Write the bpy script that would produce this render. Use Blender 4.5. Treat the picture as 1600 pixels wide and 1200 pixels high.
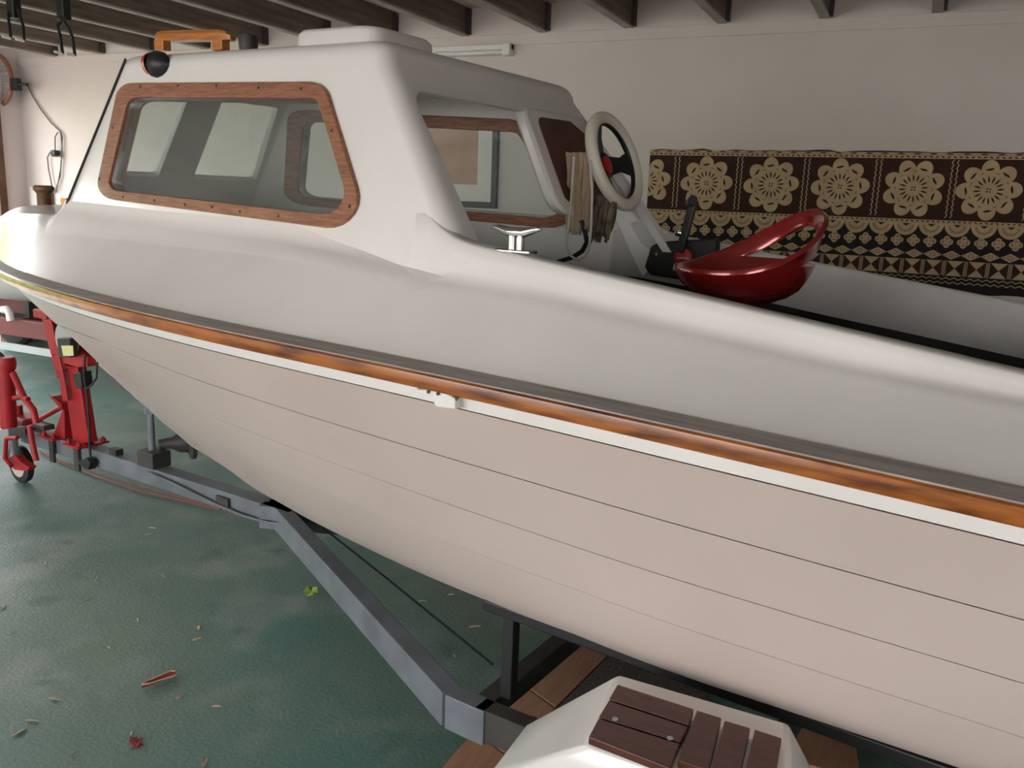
import bpy, bmesh, math, random
import numpy as np
from mathutils import Vector, Matrix
random.seed(7); np.random.seed(7)
for o in list(bpy.data.objects): bpy.data.objects.remove(o)
sc = bpy.context.scene
C = sc.collection
PI = math.pi
# ------------------------------------------------------------------ camera
F_PX, YAW, PITCH, ROLL, CAM_H = 1340.0, math.radians(24.65), math.radians(12.2), math.radians(2.12), 1.6
_f = Vector((-math.sin(YAW)*math.cos(PITCH), math.cos(YAW)*math.cos(PITCH), -math.sin(PITCH)))
_r = Vector((math.cos(YAW), math.sin(YAW), 0)); _u = _r.cross(_f)
CR = math.cos(ROLL)*_r + math.sin(ROLL)*_u; CU = -math.sin(ROLL)*_r + math.cos(ROLL)*_u
cd = bpy.data.cameras.new('camera'); cam = bpy.data.objects.new('camera', cd); C.objects.link(cam)
cd.sensor_width = 36; cd.lens = 36*F_PX/1600; cd.clip_start = .05
m = Matrix((CR, CU, -_f)).transposed().to_4x4(); m.translation = (0, 0, CAM_H); cam.matrix_world = m
sc.camera = cam
# ------------------------------------------------------------------ light
w = bpy.data.worlds.new('world'); sc.world = w; w.use_nodes = True
nt = w.node_tree; bg = nt.nodes['Background']
tc = nt.nodes.new('ShaderNodeTexCoord'); sep = nt.nodes.new('ShaderNodeSeparateXYZ'); cr = nt.nodes.new('ShaderNodeValToRGB')
nt.links.new(tc.outputs['Generated'], sep.inputs[0]); nt.links.new(sep.outputs['Z'], cr.inputs[0])
cr.color_ramp.elements[0].position = .0; cr.color_ramp.elements[0].color = (1, .965, .92, 1)
cr.color_ramp.elements[1].position = .6; cr.color_ramp.elements[1].color = (.86, .91, 1, 1)
nt.links.new(cr.outputs[0], bg.inputs[0]); bg.inputs[1].default_value = 9.5
vs = sc.view_settings; vs.view_transform = 'Standard'; vs.look = 'None'; vs.gamma = 1; vs.use_curve_mapping = False
vs.exposure = 0.0
# ------------------------------------------------------------------ pixel helpers
WALL_Y, CEIL_Z, LEFT_X = 5.9, 2.749, -8.1
def ray(x, y): return (_f*F_PX + CR*(x-800) - CU*(y-600)).normalized()
O = Vector((0, 0, CAM_H))
def on_z(x, y, z): d = ray(x, y); return O + d*((z-CAM_H)/d.z)
def on_y(x, y, Y=WALL_Y): d = ray(x, y); return O + d*(Y/d.y)
BDEG = math.radians(8); P0 = Vector((-4.2, 2.97, 0))
BA = Vector((math.cos(BDEG), -math.sin(BDEG), 0)); BN = Vector((-math.sin(BDEG), -math.cos(BDEG), 0))
def bo(): o = O - P0; return Vector((o.dot(BA), o.dot(BN), o.z))
def bd(x, y): d = ray(x, y); return Vector((d.dot(BA), d.dot(BN), d.z))
def bv(x, y, v): o, d = bo(), bd(x, y); return o + d*((v-o.y)/d.y)      # (u, v, z) on plane v
def bu(x, y, u): o, d = bo(), bd(x, y); return o + d*((u-o.x)/d.x)
def bz(x, y, z): o, d = bo(), bd(x, y); return o + d*((z-o.z)/d.z)
def L(p): return (p[0], -p[1], p[2])                                       # (u, v, z) -> boat local
# ------------------------------------------------------------------ materials
def mat(name, col, rough=.5, metal=0, col2=None, scale=8, stretch=(1, 1, 1), bump=0, bscale=60, coat=0, lo=.35, hi=.65, detail=4, emit=0):
    m = bpy.data.materials.new(name); m.use_nodes = True; n = m.node_tree.nodes; l = m.node_tree.links
    b = n['Principled BSDF']; b.inputs['Base Color'].default_value = (*col, 1); b.inputs['Roughness'].default_value = rough
    b.inputs['Metallic'].default_value = metal; b.inputs['Coat Weight'].default_value = coat; b.inputs['Coat Roughness'].default_value = .08
    if col2 or bump:
        t = n.new('ShaderNodeTexCoord'); mp = n.new('ShaderNodeMapping'); mp.inputs['Scale'].default_value = stretch; l.new(t.outputs['Object'], mp.inputs[0])
    if col2:
        no = n.new('ShaderNodeTexNoise'); no.inputs['Scale'].default_value = scale; no.inputs['Detail'].default_value = detail; l.new(mp.outputs[0], no.inputs['Vector'])
        r = n.new('ShaderNodeValToRGB'); r.color_ramp.elements[0].position = lo; r.color_ramp.elements[1].position = hi
        r.color_ramp.elements[0].color = (*col, 1); r.color_ramp.elements[1].color = (*col2, 1)
        l.new(no.outputs[0], r.inputs[0]); l.new(r.outputs[0], b.inputs['Base Color'])
    if bump:
        nb = n.new('ShaderNodeTexNoise'); nb.inputs['Scale'].default_value = bscale; nb.inputs['Detail'].default_value = 3; l.new(mp.outputs[0], nb.inputs['Vector'])
        bp = n.new('ShaderNodeBump'); bp.inputs['Strength'].default_value = bump; bp.inputs['Distance'].default_value = .01
        l.new(nb.outputs[0], bp.inputs['Height']); l.new(bp.outputs[0], b.inputs['Normal'])
    return m
M = {}
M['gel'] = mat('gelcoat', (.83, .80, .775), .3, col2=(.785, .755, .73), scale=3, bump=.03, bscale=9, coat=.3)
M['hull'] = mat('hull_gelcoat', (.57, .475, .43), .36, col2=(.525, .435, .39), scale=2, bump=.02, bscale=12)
M['liner'] = mat('liner_paint', (.60, .58, .57), .5, col2=(.52, .50, .49), scale=5)
M['varnish'] = mat('varnished_wood', (.40, .125, .02), .3, col2=(.12, .03, .008), scale=4, stretch=(1.6, 12, 12), coat=.3, lo=.42, hi=.68, detail=6)
M['railtop'] = mat('grey_weathered_wood', (.40, .35, .33), .6, col2=(.29, .245, .23), scale=4, stretch=(1, 20, 20), bump=.1)
M['frame'] = mat('window_frame_wood', (.36, .15, .075), .5, col2=(.20, .075, .04), scale=6, stretch=(2, 14, 30), bump=.15, bscale=50, coat=.15)
M['teak'] = mat('oiled_decking', (.10, .026, .014), .38, col2=(.055, .014, .009), scale=5, stretch=(3, 18, 18), bump=.08)
M['handle'] = mat('handle_wood', (.58, .22, .05), .35, col2=(.38, .12, .025), scale=5, stretch=(2, 16, 16), coat=.3)
M['brown'] = mat('brown_panel', (.13, .05, .035), .35, col2=(.09, .032, .025), scale=6)
M['wall'] = mat('wall_paint', (.69, .625, .59), .75, col2=(.65, .585, .55), scale=1.5, bump=.03, bscale=30)
M['wallpink'] = mat('wall_paint_pale', (.78, .71, .70), .75, col2=(.74, .66, .65), scale=1.2)
M['ceil'] = mat('ceiling_board', (.84, .77, .70), .8, col2=(.79, .72, .65), scale=1.5)
M['joist'] = mat('joist_timber', (.22, .17, .13), .7, col2=(.105, .082, .063), scale=3, stretch=(8, 1, 8), bump=.1, lo=.3, hi=.7, detail=8)
M['joistedge'] = mat('joist_edge_lit', (.42, .38, .34), .6, col2=(.33, .30, .27), scale=6)  # paler than the joist: the lit, reflecting underside is put into the colour
M['floor'] = mat('green_concrete', (.125, .215, .19), .42, col2=(.195, .25, .225), scale=1.3, bump=.12, bscale=45, detail=8, lo=.3, hi=.75)
def floor_nodes(m):
    n = m.node_tree.nodes; l = m.node_tree.links; b = n['Principled BSDF']; t = n.new('ShaderNodeTexCoord')
    def noise(sc_, det, lo, hi):
        q = n.new('ShaderNodeTexNoise'); q.inputs['Scale'].default_value = sc_; q.inputs['Detail'].default_value = det; l.new(t.outputs['Object'], q.inputs['Vector'])
        r = n.new('ShaderNodeMapRange'); r.inputs[1].default_value = lo; r.inputs[2].default_value = hi; l.new(q.outputs[0], r.inputs[0]); return r.outputs[0]
    def mix(f, a, c):
        x = n.new('ShaderNodeMix'); x.data_type = 'RGBA'; l.new(f, x.inputs[0])
        for k, v in ((6, a), (7, c)):
            if isinstance(v, tuple): x.inputs[k].default_value = (*v, 1)
            else: l.new(v, x.inputs[k])
        return x.outputs[2]
    c = mix(noise(.9, 6, .38, .66), (.085, .185, .165), (.15, .215, .175))
    c = mix(noise(2.6, 10, .52, .74), c, (.25, .30, .275))
    c = mix(noise(5, 12, .60, .75), c, (.055, .13, .105))
    c = mix(noise(120, 2, .70, .76), c, (.42, .43, .37))
    l.new(c, b.inputs['Base Color']); l.new(noise(1.7, 8, -.6, 1.5), b.inputs['Roughness'])
    bp = n.new('ShaderNodeBump'); bp.inputs['Strength'].default_value = .35; bp.inputs['Distance'].default_value = .006; l.new(noise(70, 8, 0, 1), bp.inputs['Height']); l.new(bp.outputs[0], b.inputs['Normal'])
M['floor'] = mat('green_concrete', (.1, .2, .17), .45); floor_nodes(M['floor'])
M['steel'] = mat('grey_painted_steel', (.16, .18, .205), .5, col2=(.11, .12, .135), scale=7, bump=.05)
M['darksteel'] = mat('dark_steel', (.035, .033, .032), .5, col2=(.055, .05, .045), scale=9)
M['red'] = mat('red_paint', (.38, .008, .013), .5, col2=(.29, .005, .009), scale=6)
M['redgloss'] = mat('red_metallic_plastic', (.27, .012, .014), .22, metal=.35, coat=.8)
M['darkred'] = mat('maroon_paint', (.13, .012, .016), .45)
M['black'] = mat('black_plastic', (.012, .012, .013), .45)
M['rubber'] = mat('black_rubber', (.02, .019, .019), .75)
M['chrome'] = mat('chrome', (.75, .74, .73), .12, metal=1)
M['galv'] = mat('galvanised', (.42, .43, .45), .45, metal=.7)
M['white'] = mat('white_plastic', (.78, .77, .74), .4)
M['cream'] = mat('cream_rim', (.76, .71, .62), .4)
M['cloth'] = mat('canvas_cloth', (.55, .44, .31), .9, col2=(.40, .31, .21), scale=14, bump=.3, bscale=90)
M['rag'] = mat('dirty_rag', (.24, .19, .12), .95, col2=(.10, .08, .055), scale=25)
M['cord'] = mat('white_cord', (.62, .59, .55), .6)
M['greycord'] = mat('grey_cord', (.16, .15, .15), .6)
M['lens'] = mat('red_lens', (.50, .008, .012), .35)
M['laminate'] = mat('laminate_board', (.47, .25, .15), .45, col2=(.38, .19, .11), scale=4, stretch=(14, 1.5, 1))
M['carpet'] = mat('speckled_carpet', (.07, .065, .06), .95, col2=(.16, .14, .12), scale=90)
M['leafgreen'] = mat('fresh_leaf', (.25, .42, .06), .5)
M['dryleaf'] = mat('dry_leaf', (.42, .33, .22), .8)
M['pod'] = mat('seed_pod', (.26, .045, .025), .5); M['podedge'] = mat('pod_edge', (.60, .35, .24), .6)
M['petal'] = mat('withered_petal', (.22, .03, .04), .8)
M['tapabrown'] = mat('tapa_brown', (.050, .016, .010), .9, col2=(.032, .010, .008), scale=12)
M['tapablack'] = mat('tapa_black', (.012, .009, .009), .9)
M['tapacream'] = mat('tapa_cream', (.55, .40, .24), .9, col2=(.47, .33, .19), scale=10)
M['paper'] = mat('mat_board', (.74, .70, .67), .7); M['print'] = mat('faded_print', (.55, .36, .29), .7, col2=(.47, .29, .23), scale=5)
M['pole'] = mat('dark_brown_wood', (.16, .07, .035), .5, col2=(.10, .04, .02), scale=6)
M['yellow'] = mat('yellow_sticker', (.62, .60, .28), .6)
M['ground'] = mat('outside_paving', (.42, .34, .29), .9, col2=(.34, .26, .22), scale=6)
M['hedge'] = mat('hedge_leaves', (.10, .24, .045), .7, col2=(.22, .38, .09), scale=9)
M['greyhull'] = mat('pale_grey_hull', (.48, .48, .44), .45)
M['copper'] = mat('brown_wire', (.16, .06, .045), .6)
M['tyre'] = mat('worn_wheel', (.50, .42, .37), .6)
def glass():
    m = bpy.data.materials.new('acrylic_pane'); m.use_nodes = True; n = m.node_tree.nodes; l = m.node_tree.links
    n.remove(n['Principled BSDF']); out = n['Material Output']
    tr = n.new('ShaderNodeBsdfTransparent'); tr.inputs[0].default_value = (.90, .93, .92, 1)
    gl = n.new('ShaderNodeBsdfGlossy'); gl.inputs['Roughness'].default_value = .06
    df = n.new('ShaderNodeBsdfDiffuse'); df.inputs[0].default_value = (.62, .63, .60, 1)
    lw = n.new('ShaderNodeLayerWeight'); pw_ = n.new('ShaderNodeMath'); pw_.operation = 'POWER'; pw_.inputs[1].default_value = 4; l.new(lw.outputs['Facing'], pw_.inputs[0])
    fr = n.new('ShaderNodeMath'); fr.operation = 'MULTIPLY_ADD'; fr.inputs[1].default_value = .45; fr.inputs[2].default_value = .035; l.new(pw_.outputs[0], fr.inputs[0])
    a = n.new('ShaderNodeMixShader'); a.inputs[0].default_value = .06; l.new(tr.outputs[0], a.inputs[1]); l.new(df.outputs[0], a.inputs[2])
    b = n.new('ShaderNodeMixShader'); l.new(fr.outputs[0], b.inputs[0]); l.new(a.outputs[0], b.inputs[1]); l.new(gl.outputs[0], b.inputs[2])
    l.new(b.outputs[0], out.inputs[0]); return m
M['glass'] = glass()
# ------------------------------------------------------------------ mesh builder
class MB:
    def __init__(s): s.v = []; s.f = []
    def add(s, vs, fs):
        k = len(s.v); s.v += [tuple(p) for p in vs]; s.f += [tuple(i+k for i in f) for f in fs]; return s
    def grid(s, rows, closed=False):
        n = len(rows[0]); vs = [p for r in rows for p in r]; fs = []
        for i in range(len(rows)-1):
            for j in range(n if closed else n-1):
                a = i*n+j; b = i*n+(j+1) % n; fs.append((a, b, b+n, a+n))
        return s.add(vs, fs)
    def loft(s, rings, cap=True):
        n = len(rings[0]); k0 = len(s.v); s.grid(rings, True)
        if cap: s.f.append(tuple(k0+i for i in reversed(range(n)))); s.f.append(tuple(k0+(len(rings)-1)*n+i for i in range(n)))
        return s
    def box(s, lo, hi, ax=None, o=(0, 0, 0)):
        x0, y0, z0 = lo; x1, y1, z1 = hi
        vs = [(x0, y0, z0), (x1, y0, z0), (x1, y1, z0), (x0, y1, z0), (x0, y0, z1), (x1, y0, z1), (x1, y1, z1), (x0, y1, z1)]
        if ax: vs = [Vector(o)+Vector(ax[0])*p[0]+Vector(ax[1])*p[1]+Vector(ax[2])*p[2] for p in vs]
        return s.add(vs, [(3, 2, 1, 0), (4, 5, 6, 7), (0, 1, 5, 4), (1, 2, 6, 5), (2, 3, 7, 6), (3, 0, 4, 7)])
    def beam(s, a, b, wd, ht, up=(0, 0, 1), top=False):
        a, b = Vector(a), Vector(b); d = (b-a).normalized(); sd = d.cross(Vector(up)).normalized(); upv = sd.cross(d)
        off = -upv*ht/2 if top else Vector()
        q = [sd*wd/2+upv*ht/2, -sd*wd/2+upv*ht/2, -sd*wd/2-upv*ht/2, sd*wd/2-upv*ht/2]
        return s.loft([[a+off+k for k in q], [b+off+k for k in q]])
    def tube(s, path, r, n=10, cap=True):
        P = [Vector(p) for p in path]; rr = r if isinstance(r, (list, tuple)) else [r]*len(P); rings = []; ref = None
        for i, p in enumerate(P):
            t = (P[min(i+1, len(P)-1)]-P[max(i-1, 0)]).normalized()
            if ref is None: ref = t.orthogonal().normalized()
            ref = (ref - t*ref.dot(t)).normalized(); b = t.cross(ref)
            rings.append([p+(ref*math.cos(2*PI*k/n)+b*math.sin(2*PI*k/n))*rr[i] for k in range(n)])
        return s.loft(rings, cap)
    def lathe(s, prof, c=(0, 0, 0), ax=(0, 0, 1), n=24):
        z = Vector(ax).normalized(); x = z.orthogonal().normalized(); y = z.cross(x); c = Vector(c)
        return s.loft([[c+z*h+(x*math.cos(2*PI*k/n)+y*math.sin(2*PI*k/n))*max(r, 1e-4) for k in range(n)] for r, h in prof])
    def prism(s, loop, d):
        d = Vector(d); lp = [Vector(p) for p in loop]; return s.loft([lp, [p+d for p in lp]])
    def ring(s, outer, inner, d):
        d = Vector(d); o = [Vector(p) for p in outer]; i = [Vector(p) for p in inner]
        return s.grid([o, [p+d for p in o], [p+d for p in i], i, o], True)
    def torus(s, c, ax, R, r, n=40, k=12):
        z = Vector(ax).normalized(); x = z.orthogonal().normalized(); y = z.cross(x); c = Vector(c); rows = []
        for i in range(n+1):
            a = 2*PI*i/n; e = x*math.cos(a)+y*math.sin(a)
            rows.append([c+e*(R+r*math.cos(2*PI*j/k))+z*r*math.sin(2*PI*j/k) for j in range(k)])
        return s.grid(rows, True)
    def build(s, name, m, parent=None, smooth=None, bevel=0):
        me = bpy.data.meshes.new(name); me.from_pydata(s.v, [], s.f)
        b = bmesh.new(); b.from_mesh(me); bmesh.ops.remove_doubles(b, verts=b.verts, dist=1e-5); bmesh.ops.recalc_face_normals(b, faces=b.faces); b.to_mesh(me); b.free()
        me.materials.append(M[m] if isinstance(m, str) else m)
        o = bpy.data.objects.new(name, me); C.objects.link(o); o.parent = parent
        if smooth:
            for p in me.polygons: p.use_smooth = True
            me.set_sharp_from_angle(angle=math.radians(smooth))
        if bevel:
            md = o.modifiers.new('bevel', 'BEVEL'); md.width = bevel; md.segments = 2; md.limit_method = 'ANGLE'
        return o
def empty(name, loc, label, cat, group=None, rotz=0):
    o = bpy.data.objects.new(name, None); C.objects.link(o); o.location = loc; o.rotation_euler = (0, 0, rotz); o.empty_display_size = .1
    return tag(o, label, cat, group)
def tag(o, label, cat, group=None):
    o['label'] = label; o['category'] = cat
    if group: o['group'] = group
    return o
def struct(o): o['kind'] = 'structure'; return o
def rpoly(pts, rad, n=6):
    """2D polygon with rounded corners, n+1 points per corner"""
    out = []; N = len(pts)
    for i in range(N):
        p = Vector(pts[i][:2]); a = (Vector(pts[i-1][:2])-p); b = (Vector(pts[(i+1) % N][:2])-p); r = rad[i] if isinstance(rad, (list, tuple)) else rad
        an = a.normalized(); bn = b.normalized(); half = math.acos(max(-1, min(1, an.dot(bn))))/2
        t = min(r/math.tan(half), a.length*.48, b.length*.48); r = t*math.tan(half); c = p+(an+bn).normalized()*(r/math.sin(half))
        s, e = p+an*t-c, p+bn*t-c; ang = s.angle_signed(e) if r > 1e-6 else 0
        for k in range(n+1):
            q = Matrix.Rotation(-ang*k/n, 2) @ s; out.append((c.x+q.x, c.y+q.y))
    return out
def interp(u, xs, ys): return float(np.interp(u, xs, ys))
# ================================================================== room
struct(MB().box((LEFT_X-.2, -4, -.1), (5.2, WALL_Y+.2, 0)).build('floor', 'floor'))
struct(MB().box((LEFT_X-.2, WALL_Y, 0), (5.2, WALL_Y+.15, 3.0)).build('wall_back', 'wall'))
jd = .195
ceil = struct(MB().box((LEFT_X-.2, -4, CEIL_Z+jd), (5.2, WALL_Y+.2, CEIL_Z+jd+.05)).build('ceiling', 'ceil'))
wl = struct(MB().box((LEFT_X-.15, 5.66, 0), (LEFT_X, WALL_Y, 3.0)).box((LEFT_X-.15, -4, 2.4), (LEFT_X, 5.66, 3.0)).box((LEFT_X-.15, -4, 0), (LEFT_X, 1.2, 2.4)).build('wall_left', 'wallpink'))
struct(MB().box((5.05, -4, 0), (5.2, WALL_Y, 3.0)).build('wall_right', 'wall'))
fx0, fx1 = -7.2, -1.9
struct(MB().box((LEFT_X, -4.15, 0), (fx0, -4, 3.0)).box((fx1, -4.15, 0), (.8, -4, 3.0)).box((3.6, -4.15, 0), (5.2, -4, 3.0)).box((.8, -4.15, 0), (3.6, -4, .5)).box((.8, -4.15, 2.3), (3.6, -4, 3.0)).box((fx0, -4.15, 2.7), (fx1, -4, 3.0)).build('wall_front', 'wall'))  # unseen wall; its right-hand window opening is added for fill light
struct(MB().box((LEFT_X-.16, 5.58, 0), (LEFT_X+.03, 5.66, 2.41)).build('trim_1', 'pole', bevel=.004))
struct(MB().box((LEFT_X, WALL_Y-.012, CEIL_Z-.075), (5.05, WALL_Y, CEIL_Z)).build('trim_2', 'wall', bevel=.003))
xj = [on_y(x, 62-(x-600)*.0465).x for x in (409, 522, 647, 755, 862, 990, 1125, 1286, 1457)]
sp = (xj[-1]-xj[0])/8
k = 0; x = xj[0]-6*sp
jweb = jfl = None
while x < 4.9:
    if x > LEFT_X+.05:
        if jweb is None:
            jweb = MB().box((0, -3.98, CEIL_Z+.012), (.05, WALL_Y-.005, CEIL_Z+jd)).build('joist', 'joist', ceil)
            jfl = MB().box((-.004, -3.98, CEIL_Z), (.056, WALL_Y-.005, CEIL_Z+.012)).build('bottom_edge', 'joistedge', jweb)
            jbr = MB().box((.05, WALL_Y-.05, CEIL_Z+.01), (.075, WALL_Y-.003, CEIL_Z+jd-.01)).build('end_bracket', 'darksteel', jweb); jweb.location.x = x
        else:
            a = jweb.copy(); C.objects.link(a); a.location.x = x
            for ch in (jfl, jbr): c2 = ch.copy(); C.objects.link(c2); c2.parent = a
    x += sp
# outside: ground, hedges beyond the openings
struct(MB().box((-26, -24, -.14), (22, 16, -.1)).build('ground', 'ground'))
def hedge(c, size, label):
    b = bmesh.new(); bmesh.ops.create_icosphere(b, subdivisions=5, radius=1)
    for v in b.verts:
        n = v.co.normalized(); q = Vector((math.copysign(abs(n.x)**.5, n.x)*size[0], math.copysign(abs(n.y)**.5, n.y)*size[1], math.copysign(abs(n.z)**.5, n.z)*size[2]))
        v.co = q*(1+.10*math.sin(9*n.x+4*n.z)*math.cos(7*n.y+n.z)+.05*random.uniform(-1, 1))
    me = bpy.data.meshes.new('garden_hedge'); b.to_mesh(me); b.free(); me.materials.append(M['hedge']); o = bpy.data.objects.new('garden_hedge', me); C.objects.link(o); o.location = c
    tag(o, label, 'hedge')
hedge((-14, 2.5, 1.1), (1.2, 5, 1.35), 'green garden hedge outside the left doorway')
# ================================================================== boat curves
TIP = -.22
def VR(u): s = min(max((u-TIP)/3.3, 0), 1); return .96*(1-(1-s)**2.1) if u < 4 else .96-.02*(u-4)**2
def ZR(u): return -.008*u*u+.028*u+1.23
UB = [-.22, .08, .25, .385, .65, .894, 1.15, 1.43, 2.02, 2.44, 2.97, 3.4, 3.71, 4.19, 4.52, 5.3]
ZBv = [1.19, 1.042, .96, .886, .758, .637, .54, .475, .448, .474, .526, .569, .593, .602, .606, .61]
def ZB(u): return interp(u, UB, ZBv)
def VB(u): s = min(max((u-.9)/3.2, 0), 1); return .72*s*s*(3-2*s)
def EX(u): return interp(u, [0, 1, 2.5, 4], [1.15, 1.05, .8, .7])
def hullv(u, z):
    zt = ZR(u)-.03; t = min(max((z-ZB(u))/(zt-ZB(u)), 0), 1.2); vt = max(VR(u)-.025, 0)
    return VB(u)+(vt-VB(u))*t**EX(u)
def smooth_tab(xs, ys): return lambda u: interp(u, xs, ys)
LINES = [lambda u: ZR(u)-.035, lambda u: ZR(u)-.068,
    smooth_tab([.39, .7, 1.0, 1.4, 1.84, 2.4, 2.8, 3.2, 3.6, 4.2, 4.6, 5.3], [.885, .96, 1.012, 1.06, 1.082, 1.062, 1.05, 1.036, 1.024, 1.004, .991, .975]),
    smooth_tab([.70, .95, 1.2, 1.6, 2.0, 2.3, 2.67, 3.27, 3.78, 4.6, 5.3], [.733, .79, .835, .885, .91, .917, .914, .898, .886, .869, .856]),
    smooth_tab([.95, 1.2, 1.5, 2.0, 2.52, 2.82, 3.76, 4.62, 5.3], [.612, .655, .70, .745, .766, .768, .766, .753, .742]),
    lambda u: ZB(u)]
US = [TIP+.004]+[TIP+.02+i*.03 for i in range(10)]+list(np.linspace(.12, 5.3, 105))
COAM_U = [3.2, 3.26, 3.32, 3.4, 3.8, 4.2, 4.53, 5.3]; COAM_Z = [1.56, 1.522, 1.496, 1.484, 1.432, 1.381, 1.338, 1.25]
def COAM(u): return interp(u, COAM_U, COAM_Z)
VIN = lambda u: interp(u, [-.22, 0, .4, 1.1, 1.4, 2.0, 3.0, 3.3, 5.3], [0, .10, .25, .46, .50, .56, .69, .71, .71])
ZIN = lambda u: interp(u, [-.22, -.12, 0, .2, .5, 1.1, 2.0, 2.6, 3.0, 3.2, 3.6, 3.8, 4.24, 4.54, 5.3], [1.245, 1.33, 1.38, 1.42, 1.447, 1.468, 1.447, 1.437, 1.42, 1.402, 1.38, 1.358, 1.313, 1.293, 1.25])
ZCR = lambda u: interp(u, [-.22, -.145, -.056, .056, .18, .296, .454, 1.1, 5], [1.25, 1.365, 1.413, 1.459, 1.480, 1.486, 1.492, 1.50, 1.5])
def ZD(u, v):
    v = abs(v); vi = VIN(u); vo = max(VR(u)-.045, .001)
    if v <= vi: return ZIN(u)+(ZCR(u)-ZIN(u))*(1-(v/max(vi, 1e-3))**2)
    x = min(max((vo-v)/max(vo-vi, 1e-3), 0), 1); return ZR(u)+.008+(ZIN(u)-ZR(u)-.008)*x**interp(u, [0, 1.5], [.75, 1.2])
# ================================================================== boat
boat = empty('cabin_boat', P0, 'white clinker style cabin motorboat with varnished rubbing strip on a trailer', 'boat', rotz=-BDEG)
def sided(fn):                                                   # build the near and the far side
    for s in (1, -1): fn(s)
names = ['sheer_flange']+['strake']*4
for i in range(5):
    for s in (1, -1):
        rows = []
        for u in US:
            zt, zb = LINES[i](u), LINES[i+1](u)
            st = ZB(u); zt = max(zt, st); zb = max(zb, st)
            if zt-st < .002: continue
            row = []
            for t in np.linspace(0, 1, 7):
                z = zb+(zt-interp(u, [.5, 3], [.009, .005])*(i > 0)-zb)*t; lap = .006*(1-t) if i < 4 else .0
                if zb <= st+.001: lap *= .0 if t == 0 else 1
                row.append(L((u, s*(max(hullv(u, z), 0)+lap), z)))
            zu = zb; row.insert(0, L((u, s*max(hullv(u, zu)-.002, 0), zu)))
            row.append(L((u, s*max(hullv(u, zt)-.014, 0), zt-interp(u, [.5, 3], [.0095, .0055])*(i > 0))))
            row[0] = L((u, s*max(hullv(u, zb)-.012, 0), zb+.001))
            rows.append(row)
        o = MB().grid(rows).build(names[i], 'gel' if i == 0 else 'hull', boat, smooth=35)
rows = []
for u in US[12:]:
    vb, zb = VB(u), ZB(u); zk = min(zb, interp(u, [0, 1.2, 1.6, 2.2, 5.3], [1, .52, .455, .43, .42]))
    rows.append([L((u, s*vb*f, zk+(zb-zk)*f**1.2*1.0)) if f else L((u, 0, zk)) for s, f in [(1, 1), (1, .66), (1, .33), (1, 0), (-1, .33), (-1, .66), (-1, 1)]])
MB().grid(rows).build('hull_bottom', 'hull', boat, smooth=40)
trz = lambda v: .42+(.19)*abs(v)/.72
tp = [(v, trz(v)) for v in np.linspace(-.72, .72, 9)]+[(hullv(5.3, z), z) for z in np.linspace(.65, 1.15, 6)]+[(-hullv(5.3, z), z) for z in np.linspace(1.15, .65, 6)]
MB().prism([L((5.27, v, z)) for v, z in tp], (.03, 0, 0)).build('transom', 'hull', boat)
# rubbing strip: varnished outer moulding + grey top, in lengths butted end to end
for s in (1, -1):
    face, top = [], []
    for u in US:
        vr, z = max(VR(u), .002), ZR(u)
        face.append([L((u, s*a, b)) for a, b in [(vr-.004, z), (vr+.002, z-.004), (vr+.004, z-.018), (vr, z-.034), (max(vr-.02, .0), z-.036)]])
        top.append([L((u, s*a, b)) for a, b in [(vr-.0035, z-.001), (vr-.004, z+.003), (max(vr-.052, .0), z+.013), (max(vr-.055, 0), z-.004)]])
    cuts = [0, 34, 62, 90, len(US)-1]
    for a, b in zip(cuts[:-1], cuts[1:]):
        f = [r[:] for r in face[a:b+1]]
        MB().grid(f).build('rubbing_strip', 'varnish', boat, smooth=40)
    MB().grid(top).build('strip_cap', 'railtop', boat, smooth=40)
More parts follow.
